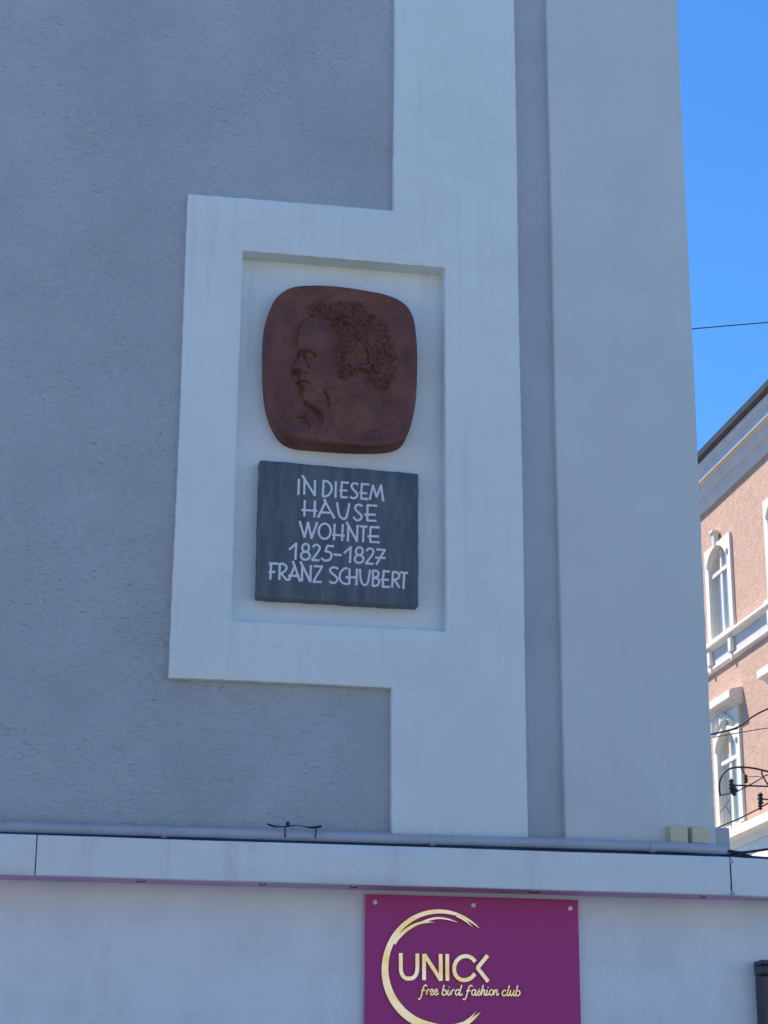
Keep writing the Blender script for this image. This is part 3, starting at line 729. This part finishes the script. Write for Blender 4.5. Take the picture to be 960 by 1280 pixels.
# ------------------------------------------------------------------ purple shop sign
def shop_sign():
    root = empty('shop_sign'); YF = 0.004
    a, b = P(457, 1118, YF), P(722.5, 1124.5, YF)
    x0, x1, z1 = a[0], b[0], (a[2] + b[2]) / 2; z0 = z1 - 0.74
    m = MB(); m.box(x0, x1, YF, YF + 0.008, z0, z1); m.build('panel', M['purple'], root, bevel=0.0015)
    for px, py in ((469, 1128), (592, 1131.5), (713, 1135.5)):
        c = P(px, py, YF - 0.006)
        m = MB(); m.lathe([(0.0105, 0.0058), (0.0105, 0.001), (0.007, -0.003), (0.003, -0.004)], c, 'y', 14); o = m.build('screw', M['screw'], root, smooth=True, autosmooth=40)
    for px, py in ((469, 1128), (713, 1135.5)):
        c = P(px, py, YF); m = MB(); m.lathe([(0.009, 0.0), (0.009, 0.60 - 0.582)], (c[0], YF + 0.0085, c[2]), 'y', 10); m.build('spacer', M['screw'], root)
    yl = YF - 0.012
    S1, S2 = (480, 1130, 8.0), (510, 1170, 6.4)
    mp = lambda s, p: (lambda t: (t[0], t[2]))(P(s[0] + p[0] / s[2], s[1] + p[1] / s[2], yl))
    pxm = 0.00367
    # brush-stroke ring
    m = MB(); cs = []; wsd = []
    for k in range(73):
        t = math.radians(43 + (316 - 43) * k / 72)
        ox, oy = 545 + 569 * math.cos(t), 660 - 608 * math.sin(t)
        f = k / 72
        w = 82 * min(1, (f / 0.30) ** 0.55 if f < 0.30 else 1) * min(1, ((1 - f) / 0.20) ** 0.8 if f > 0.80 else 1)
        w = max(w, 3) * (0.86 + 0.14 * math.cos(f * 9))
        if f < .36: w *= 0.80
        cs.append((ox - (w / 2) * math.cos(t), oy + (w / 2) * math.sin(t) * 1.05)); wsd.append(w / 8 * pxm)
    ribbon(m, [mp(S1, p) for p in cs], wsd, yl, YF - 0.004)
    def tail(pts, ws, k):
        q = catmull([(*mp(S1, p), w / 8 * pxm) for p, w in zip(pts, ws)], 5); ribbon(m, q, [float(t[2]) for t in q], yl - 0.0003 * k, YF - 0.004)
    tail([(95, 395), (140, 335), (240, 248), (360, 190), (505, 180)], [50, 40, 34, 26, 3], 1)
    tail([(330, 205), (440, 160), (540, 140), (640, 152), (738, 184)], [20, 24, 22, 18, 3], 2)
    tail([(730, 110), (800, 155), (890, 233)], [40, 26, 3], 3)
    tail([(640, 1262), (780, 1200), (860, 1140), (922, 1072)], [50, 30, 18, 3], 4)
    tail([(760, 1235), (880, 1160), (968, 1080)], [50, 26, 3], 5)
    m.build('ring_logo', M['gold'], root, bevel=0.0015, seg=1)
    def word(s, strokes, w, name):
        m = MB()
        for k, (kd, pts) in enumerate(strokes):
            q = [mp(s, p) for p in pts]
            if kd == 'c': q = catmull(q, 5)
            ribbon(m, q, w, yl - 0.0003 * k, YF - 0.004)
        m.build(name, M['gold'], root)
    W = 38 / 8 * pxm
    word(S1, [('c', [(168, 490), (168, 580), (169, 660), (185, 712), (215, 740), (252, 746), (296, 734), (324, 695), (333, 640), (334, 570), (334, 495)])], W, 'letter')
    word(S1, [('s', [(400, 500), (401, 762)]), ('s', [(402, 503), (570, 764)]), ('s', [(566, 500), (568, 767)])], W, 'letter')
    word(S1, [('s', [(632, 500), (634, 768)])], W, 'letter')
    word(S1, [('c', [(912, 578), (880, 542), (830, 522), (770, 532), (722, 575), (702, 640), (715, 708), (760, 752), (815, 760), (868, 740), (910, 698)])], W, 'letter')
    word(S2, [('s', [(638, 155), (553, 258)]), ('s', [(553, 252), (642, 364)])], W, 'letter')
    G = {
     'f': ([[(-.55, -.72), (-.30, -.80), (-.05, -.45), (.22, .6), (.42, 1.4), (.75, 1.78), (1.0, 1.55)], [(.0, .75), (.7, .85)]], .85),
     'r': ([[(.0, .35), (.15, 1.0), (.10, .02)], [(.12, .45), (.35, .92), (.62, .92)]], .68),
     'e': ([[(.0, .35), (.42, .55), (.5, .88), (.28, 1.0), (.05, .6), (.12, .1), (.42, .0), (.75, .35)]], .74),
     'b': ([[(.30, 1.85), (.12, .9), (.02, .15), (.3, .0), (.62, .3), (.58, .8), (.3, .9), (.12, .6)]], .78),
     'i': ([[(.15, 1.0), (.05, .2), (.2, .0), (.48, .35)], [(.24, 1.38), (.30, 1.50)]], .46),
     'd': ([[(.62, .8), (.35, 1.0), (.05, .6), (.08, .1), (.35, .02), (.6, .5)], [(.98, 1.85), (.72, .8), (.62, .12), (.85, .0), (1.05, .3)]], 1.0),
     'a': ([[(.62, .85), (.35, 1.0), (.05, .6), (.08, .1), (.35, .02), (.6, .5)], [(.70, 1.0), (.60, .15), (.78, .0), (1.0, .35)]], .92),
     's': ([[(.0, .2), (.32, 1.05), (.36, .75), (.5, .3), (.35, .0), (.08, .08)]], .62),
     'h': ([[(.34, 1.85), (.14, .8), (.02, .0)], [(.08, .35), (.38, .95), (.58, .8), (.48, .15), (.66, .0), (.88, .35)]], .84),
     'o': ([[(.40, 1.0), (.1, .75), (.05, .2), (.35, .0), (.62, .35), (.55, .85), (.36, 1.0)]], .72),
     'n': ([[(.12, 1.0), (.02, .0)], [(.06, .35), (.38, .97), (.56, .8), (.46, .15), (.64, .0), (.85, .35)]], .82),
     'c': ([[(.58, .82), (.36, 1.0), (.06, .6), (.1, .1), (.38, .0), (.68, .3)]], .66),
     'l': ([[(.42, 1.85), (.18, .8), (.10, .12), (.26, .0), (.5, .35)]], .46),
     'u': ([[(.14, 1.0), (.04, .25), (.22, .0), (.5, .45)], [(.64, 1.0), (.52, .2), (.68, .0), (.9, .35)]], .84),
    }
    wt = 10.0 / 6.4 * pxm
    for txt, xa, xb, yb in (('free', 105, 245, 470), ('bird', 272, 432, 472), ('fashion', 466, 726, 473), ('club', 752, 903, 477)):
        tot = sum(G[c][1] for c in txt); k = (xb - xa) / tot; x = xa; mm = MB(); lay = 0
        for c in txt:
            for s in G[c][0]:
                q = catmull([mp(S2, (x + (u * k), yb - v * 44 + (u * k) * 0.02)) for u, v in s], 4)
                ribbon(mm, q, wt * (1.0), yl - 0.0002 * (lay % 5), YF - 0.005); lay += 1
            x += G[c][1] * k
        mm.build('script_word', M['gold'], root)
    settle(root, ((x0 + x1) / 2, YF + 0.03, z0))
    tag(root, 'purple acrylic shop sign with gold brush ring and lettering, screwed on under the canopy', 'sign')
shop_sign()

# ------------------------------------------------------------------ pink house across the side street
FXW = 14.0
def pink_house():
    root = empty('pink_house')
    tag(root, 'sunlit pink townhouse with cream arched window surrounds and heavy cornice', 'house')
    cols = [29.6 + 3.6 * k for k in range(-2, 3)]
    Y0, Y1 = 19.0, 42.0
    hole = lambda y, z: any(abs(y - c) < 0.70 and (12.05 < z < 14.10 or 8.02 < z < 10.15) for c in cols)
    ys = sorted([Y0, Y1] + [c - 0.70 for c in cols] + [c + 0.70 for c in cols])
    cell_slab('wall', ys, [0.0, 8.02, 10.15, 12.05, 14.10, 15.6], lambda y, z: not hole(y, z), FXW, FXW + 0.4, M['pink'], root, step=3.0, bevel=0, axis='x')
    m = MB(); m.box(FXW + 0.9, FXW + 12, Y0, Y1, 0, 15.6); m.build('house_body', M['room'], root)
    for yy in (Y0 + 0.002, Y1 - 0.302):
        m = MB(); m.box(FXW + 0.401, FXW + 12.1, yy - 0.001, yy + 0.30, 0, 15.59); m.build('end_wall', M['pink'], root)
    def prof(pr, name, mat, parent=root, ya=Y0 - 0.1, yb=Y1 + 0.1):
        m = MB(); m.sweep_y([(FXW - p, z) for p, z in pr], ya, yb); return m.build(name, mat, parent)
    prof([(-0.1, 15.08), (.05, 15.08), (.07, 15.14), (.07, 15.2), (.10, 15.24), (.10, 15.31), (.15, 15.34), (.18, 15.42), (.20, 15.46), (.20, 15.52), (.31, 15.57), (.31, 15.60), (.32, 15.61), (.32, 15.76), (.34, 15.79), (.38, 15.88), (.38, 15.92), (-0.1, 15.92)], 'cornice', M['cornice'])
    prof([(-0.2, 15.925), (.42, 15.925), (.49, 15.95), (.51, 16.06), (.47, 16.08), (-5.5, 19.6), (-11.9, 16.0), (-11.9, 15.925)], 'roof', M['rooftile'])
    # string course under the upper windows and ledge under the lower ones
    prof([(-0.02, 11.90), (.08, 11.90), (.10, 11.95), (.17, 11.97), (.17, 12.03), (-0.02, 12.045)], 'string_course', M['trim'])
    prof([(-0.02, 11.56), (.03, 11.56), (.03, 11.898), (-0.02, 11.898)], 'frieze', M['cornice'])
    prof([(-0.02, 11.46), (.06, 11.46), (.08, 11.50), (.08, 11.555), (-0.02, 11.558)], 'string_course', M['trim'])
    prof([(-0.02, 7.60), (.05, 7.60), (.10, 7.70), (.12, 7.74), (.24, 7.78), (.24, 7.90), (.20, 7.97), (-0.02, 8.01)], 'ledge', M['trim'])
    prof([(-0.02, 7.20), (.03, 7.20), (.03, 7.595), (-0.02, 7.595)], 'frieze', M['trim'])
    prof([(-0.02, 6.80), (.10, 6.80), (.14, 6.9), (.14, 7.0), (-0.02, 7.02)], 'ledge', M['trim'])

    def arch(half, zs, rise, n=12):          # segmental arch points from far side to near side (dy, z)
        R_ = (half * half + rise * rise) / (2 * rise); a = math.asin(half / R_)
        return [(R_ * math.sin(t), zs + rise - R_ + R_ * math.cos(t)) for t in [a - 2 * a * k / n for k in range(n + 1)]]
    def window(zb, zsp, rise, ztop, lower):
        """one window in local coordinates: x outwards is negative, y along the wall"""
        w = empty('window'); half, oh = 0.58, 0.80
        ap = arch(half, zsp, rise)
        inner = [(half, zb)] + ap + [(-half, zb)]
        outer = [(oh, zb)] + [(oh if i < 4 else (-oh if i > len(ap) - 5 else oh - 2 * oh * (i - 4) / (len(ap) - 9)), ztop if 3 <= i <= len(ap) - 4 else zsp + (ztop - zsp) * min(i, len(ap) - 1 - i) / 3) for i in range(len(ap))] + [(-oh, zb)]
        v = []; f = []; n = len(inner)
        for x, pts in ((-0.06, outer), (-0.06, inner), (0.09, inner), (0.02, outer)):
            v += [(x, y, z) for y, z in pts]
        for i in range(n - 1):
            for a, b in ((0, 1), (1, 2), (3, 0)):
                f.append((a * n + i, a * n + i + 1, b * n + i + 1, b * n + i))
        m = MB(); m.add(v, f); m.build('surround', M['trim'], w)
        # raised arch moulding
        m = MB(); n2 = len(ap)
        v = [(-0.10, y * 1.05, z + 0.02) for y, z in ap] + [(-0.10, y * 1.17, z + 0.10) for y, z in ap] + [(-0.055, y * 1.19, z + 0.11) for y, z in ap] + [(-0.055, y * 1.03, z + 0.01) for y, z in ap]
        f = [(a * n2 + i, a * n2 + i + 1, ((a + 1) % 4) * n2 + i + 1, ((a + 1) % 4) * n2 + i) for a in range(4) for i in range(n2 - 1)] + [(0, n2, 2 * n2, 3 * n2), (n2 - 1, 2 * n2 - 1, 3 * n2 - 1, 4 * n2 - 1)]
        m.add(v, f); m.build('arch_moulding', M['trim'], w)
        # keystone or cartouche
        m = MB(); zk = zsp + rise
        if not lower:
            m.add([(-0.12, .06, zk - .02), (-0.12, -.06, zk - .02), (-0.15, -.09, zk + .30), (-0.15, .09, zk + .30), (-0.02, .07, zk - .02), (-0.02, -.07, zk - .02), (-0.02, -.09, zk + .30), (-0.02, .09, zk + .30)],
                  [(0, 1, 2, 3), (4, 7, 6, 5), (0, 4, 5, 1), (1, 5, 6, 2), (2, 6, 7, 3), (3, 7, 4, 0)])
            m.box(-0.18, -0.02, -.12, .12, zk + .301, zk + .36)
            m.build('keystone', M['trim'], w, bevel=0.015)
        else:
            m.lathe([(0.02, -.16), (.15, -.13), (.19, -.06), (.12, 0.0), (.05, .02)], (0.0 - 0.02, 0, zk + .22), 'x', 12)
            m.build('cartouche', M['trim'], w, smooth=True)
            for s in (-1, 1):
                m = MB(); m.tube([(-.09, s * .12, zk + .2), (-.10, s * .26, zk + .26), (-.09, s * .40, zk + .16), (-.08, s * .56, zk + .10)], [.07, .06, .05, .025], 8); m.build('scroll', M['trim'], w, smooth=True)
            m = MB(); m.sweep_y([(0.02, ztop - .02), (-.09, ztop), (-.14, ztop + .06), (-.30, ztop + .10), (-.30, ztop + .24), (-.25, ztop + .28), (0.02, ztop + .34)], -1.0, 1.0); m.build('hood', M['trim'], w)
        # sashes
        fx = 0.035
        m = MB()
        ap2 = arch(half - .07, zsp, rise - .05)
        n3 = len(ap) + 2; inn = [(half - .07, zb + .07)] + ap2 + [(-half + .07, zb + .07)]
        v = [(x, y, z) for x, pts in ((fx, inner), (fx, inn), (fx + .05, inn)) for y, z in pts]
        f = [(a * n3 + i, a * n3 + i + 1, (a + 1) * n3 + i + 1, (a + 1) * n3 + i) for a in range(2) for i in range(n3 - 1)]
        m.add(v, f); m.box(fx - .001, fx + .05, -half, half, zb, zb + .075); fr = m.build('frame', M['trim'], w)
        ztr = zb + (1.44 if not lower else 1.40)
        m = MB(); m.box(fx - .03, fx + .045, -half + .002, half - .002, ztr, ztr + .09); m.build('transom', M['trim'], w, bevel=.008)
        m = MB(); m.box(fx - .015, fx + .04, -.055, .055, zb + .076, ztr - .002); m.box(fx - .015, fx + .04, -.045, .045, ztr + .092, zsp + rise - .06); m.build('mullion', M['trim'], w, bevel=.006)
        for s in (-1, 1):
            y0, y1 = (0.056, half - .06) if s > 0 else (-half + .06, -0.056)
            m = MB(); m.add([(fx + .03, y0, zb + .07), (fx + .03, y1, zb + .07), (fx + .03, y1, ztr), (fx + .03, y0, ztr)], [(0, 1, 2, 3)]); m.build('pane', M['glass'], w)
            m = MB(); yy = sorted((s * .046, s * (half - .05)))
            pts = [(yy[0] + (yy[1] - yy[0]) * k / 6) for k in range(7)]
            R_ = (half * half + rise * rise) / (2 * rise)
            tops = [zsp + rise - R_ + math.sqrt(R_ * R_ - y * y) - .02 for y in pts]
            m.add([(fx + .031, y, ztr + .09) for y in pts] + [(fx + .031, y, t) for y, t in zip(pts, tops)], [(i, i + 1, 8 + i, 7 + i) for i in range(6)]); m.build('pane', M['glass'], w)
            # drawn-back curtain, pleated
            m = MB(); n4 = 22; v = []
            for zz, sq in ((zsp + rise - .05, .46), (zb + 1.5, .42), (zb + .8, .28), (zb + .1, .34)):
                for k in range(n4 + 1):
                    t = k / n4; v.append((.16 + .022 * math.sin(k * 1.9), s * (half - .02 - sq * t), zz))
            m.add(v, [(r * (n4 + 1) + k, r * (n4 + 1) + k + 1, (r + 1) * (n4 + 1) + k + 1, (r + 1) * (n4 + 1) + k) for r in range(3) for k in range(n4)])
            m.build('curtain', M['curtain'], w, smooth=True)
        m = MB(); m.box(-0.14, 0.09, -oh - .06, oh + .06, zb - (.005 if not lower else .012), zb + .045); m.build('sill', M['trim'], w, bevel=.01)
        if not lower:
            for s in (-1, 1):
                m = MB(); m.box(-.13, -.031, s * .66 - .09, s * .66 + .09, zb - .46, zb - .16); m.box(-.10, -.031, s * .66 - .06, s * .66 + .06, zb - .62, zb - .461); m.build('corbel', M['trim'], w, bevel=.02)
        return w
    up = window(12.05, 13.72, 0.33, 14.16, False); lo = window(8.02, 9.70, 0.36, 10.46, True)
    def kids(o): return [c for c in list(COL.objects) if c.parent == o]
    for proto in (up, lo):
        ch = kids(proto)
        for k, c in enumerate(cols):
            if k == 0: r = proto
            else:
                r = proto.copy(); COL.objects.link(r)
                for h in ch:
                    d = h.copy(); COL.objects.link(d); d.parent = r
            r.parent = root; r.location = (FXW, c, 0)
pink_house()

# ------------------------------------------------------------------ unseen houses added behind the viewer to bounce and block light
def added_house(x0, x1, h, mat, lab, yf=-27.0):
    root = empty('added_house')
    cx = [x0 + 1.6 + 2.6 * k for k in range(int((x1 - x0 - 1.4) / 2.6))]
    xs = sorted([x0, x1] + [c - .55 for c in cx] + [c + .55 for c in cx]); zs = [0.0]
    lv = [1.0 + 3.4 * k for k in range(int((h - 1) / 3.4))]
    for z in lv: zs += [z, z + 1.9]
    zs.append(h)
    cell_slab('wall', xs, zs, lambda x, z: not any(abs(x - c) < .55 for c in cx) or not any(q < z < q + 1.9 for q in lv), yf, yf - 0.3, mat, root, step=4, bevel=0)
    m = MB(); m.box(x0, x1, yf - 9, yf - 0.6, 0, h); m.build('house_body', M['room'], root)
    for c in cx:
        for z in lv:
            w = empty('window'); w.parent = root
            m = MB(); m.box(c - .66, c - .551, yf, yf + .04, z - .1, z + 2.0); m.box(c + .551, c + .66, yf, yf + .04, z - .1, z + 2.0); m.box(c - .55, c + .55, yf, yf + .04, z + 1.9, z + 2.0); m.box(c - .75, c + .75, yf, yf + .12, z - .18, z - .101); m.build('surround', M['trim'], w)
            m = MB(); m.box(c - .04, c + .04, yf - .16, yf - .12, z, z + 1.9); m.box(c - .55, c + .55, yf - .159, yf - .121, z + 1.25, z + 1.32); m.build('mullion', M['trim'], w)
            m = MB(); m.add([(c - .55, yf - .18, z), (c + .55, yf - .18, z), (c + .55, yf - .18, z + 1.9), (c - .55, yf - .18, z + 1.9)], [(0, 1, 2, 3)]); m.build('pane', M['glass'], w)
    m = MB(); m.box(x0 - .1, x1 + .1, yf - 9, yf + .35, h, h + .35); m.build('cornice', M['trim'], root, bevel=.03)
    m = MB(); m.add([(x0 - .1, yf + .4, h + .36), (x1 + .1, yf + .4, h + .36), (x1 + .1, yf - 9.2, h + .36), (x0 - .1, yf - 9.2, h + .36), (x0 - .1, yf - 4.4, h + 1.6), (x1 + .1, yf - 4.4, h + 1.6)],
                    [(0, 1, 2, 3), (0, 1, 5, 4), (2, 3, 4, 5), (1, 2, 5), (3, 0, 4)]); m.build('roof', M['rooftile'], root)
    tag(root, lab, 'house')
M['cream_wall'] = paint('cream_wall', (0.80, 0.74, 0.62), 0.05, 0.85, 20, 0.003, streak=0.1)
M['ochre_wall'] = paint('brown_wall', (0.32, 0.23, 0.17), 0.05, 0.85, 20, 0.003, streak=0.1)
added_house(-30.0, -5.0, 9.0, M['ochre_wall'], 'unseen brown house with rows of windows, added across the street to block light', -16.0)  # dark walls placed to hold back light from the left
added_house(-4.4, 22.0, 9.6, M['cream_wall'], 'unseen cream house with rows of windows, added across the street to bounce light')  # pale walls placed for warm fill and to reflect in the gold
walk('pavement', -4.6, 60, -27.0, -23.4)
walk('pavement', -60, -4.8, -16.0, -13.4)

# ------------------------------------------------------------------ overhead lines and the iron bracket
YP = 10.0
def wire(name, pix, lab, r, Y, cat='wire', group=None, ext=None):
    pts = [Vector(P(x, y, Y)) for x, y in pix]
    d0 = (pts[0] - pts[1]).normalized(); pts = [pts[0] + d0 * (ext or (3.0, 3.0))[0]] + pts
    d1 = (pts[-1] - pts[-2]).normalized(); pts = pts + [pts[-1] + d1 * (ext or (3.0, 3.0))[1]]
    q = [Vector(p) for p in catmull([tuple(p) for p in pts], 5)]
    m = MB(); base = q[0]; m.tube([p - base for p in q], r, 8)
    o = m.build(name, M['cable'], None, smooth=True); o.location = base
    return tag(o, lab, cat, group)
wire('overhead_wire', [(866, 411), (912, 407), (960, 403), (1017, 398.5)], 'single thin black wire crossing the open blue sky', 0.0065, YP, ext=(3, 0.05))
wire('overhead_wire', [(893, 917), (908, 913.5), (924, 908), (942, 895), (960, 886), (1017, 862)], 'thick sagging black cable crossing the arched top of the lower window', 0.009, YP, ext=(3, 0.05))
wire('overhead_wire', [(918, 917), (940, 913), (960, 910), (1017, 902)], 'thin faint wire just below the thick sagging cable', 0.0045, YP + 0.02, ext=(3, 0.05))
wire('overhead_wire', [(896, 1035), (922, 1024), (948, 1011), (960, 1004), (1017, 975)], 'black wire slanting past the lower window sill under the iron bracket', 0.007, YP - 0.02, ext=(3, 0.05))
wire('house_cable', [(913, 1063.5), (926, 1065.5), (942, 1064), (960, 1061.5)], 'upper of two black cables leaving the pipe end at the house corner', 0.006, 0.02, 'cable', ext=(0.03, 4))
wire('house_cable', [(913, 1064.5), (930, 1068), (943, 1071.5), (960, 1072.8)], 'lower of two black cables leaving the pipe end at the house corner', 0.006, 0.0, 'cable', ext=(0.03, 4))

def bracket():
    root = empty('wire_bracket'); c = lambda x, y, dy=0.0: P(890 + x / 11.64, 940 + y / 11.64, YP + dy)
    def t(name, pts, r, sm=True, dy=0.0):
        pp = [c(x, y, dy) for x, y in pts]
        if sm: pp = [tuple(p) for p in catmull(pp, 5)]
        m = MB(); m.tube(pp, r, 10); m.build(name, M['dark'], root, smooth=True)
    t('arm', [(120, 638), (106, 500), (130, 370), (220, 265), (330, 226), (480, 222), (650, 245), (815, 285), (1000, 330), (1480, 372)], 0.010)
    t('arm', [(290, 480), (480, 490), (815, 500), (1480, 512)], 0.0085, False)
    t('brace', [(545, 484), (740, 372), (850, 335), (1480, 372)], 0.0065)
    t('brace', [(745, 262), (722, 300), (750, 370), (815, 475), (832, 500)], 0.008)
    t('brace', [(120, 632), (230, 608), (330, 590), (430, 540), (520, 496)], 0.006)
    t('stay', [(530, 355), (720, 358)], 0.0035, False)
    t('stay', [(430, 230), (455, 290), (484, 355)], 0.006)
    t('stay', [(262, 600), (270, 900), (282, 1110)], 0.003, False)
    t('stay', [(262, 690), (195, 780), (110, 890)], 0.003, False)
    t('stay', [(195, 790), (262, 890)], 0.003, False)
    t('arm', [(700, 684), (815, 690), (1480, 700)], 0.008, False)
    def ins(x, y, s):
        b = c(x, y); m = MB()
        m.lathe([(0.012 * s, -.060 * s), (0.030 * s, -.045 * s), (0.016 * s, -.030 * s), (0.034 * s, -.008 * s), (0.016 * s, .006 * s), (0.030 * s, .026 * s), (.012 * s, .05 * s)], b, 'z', 12)
        m.build('insulator', M['dark'], root, smooth=True)
    ins(280, 460, 1.0); ins(320, 560, 0.9); ins(492, 385, 0.8); ins(705, 670, 1.1); ins(700, 775, 0.8)
    m = MB(); q0, q1 = c(260, 570), c(370, 560); m.tube([q0, q1], 0.018, 10); m.build('clamp', M['dark'], root)
    # the mast that carries it stands just beyond the picture
    q = c(1480, 500); m = MB(); m.tube([(q[0], q[1], -0.15), (q[0], q[1], 3), (q[0], q[1], q[2] + 5.9)], [0.12, 0.10, 0.07], 16); m.build('mast', M['dark'], root, smooth=True, autosmooth=40)
    settle(root, (q[0], q[1], -0.15)); tag(root, 'dark iron bracket arm with insulators in front of the pink house', 'bracket')
bracket()
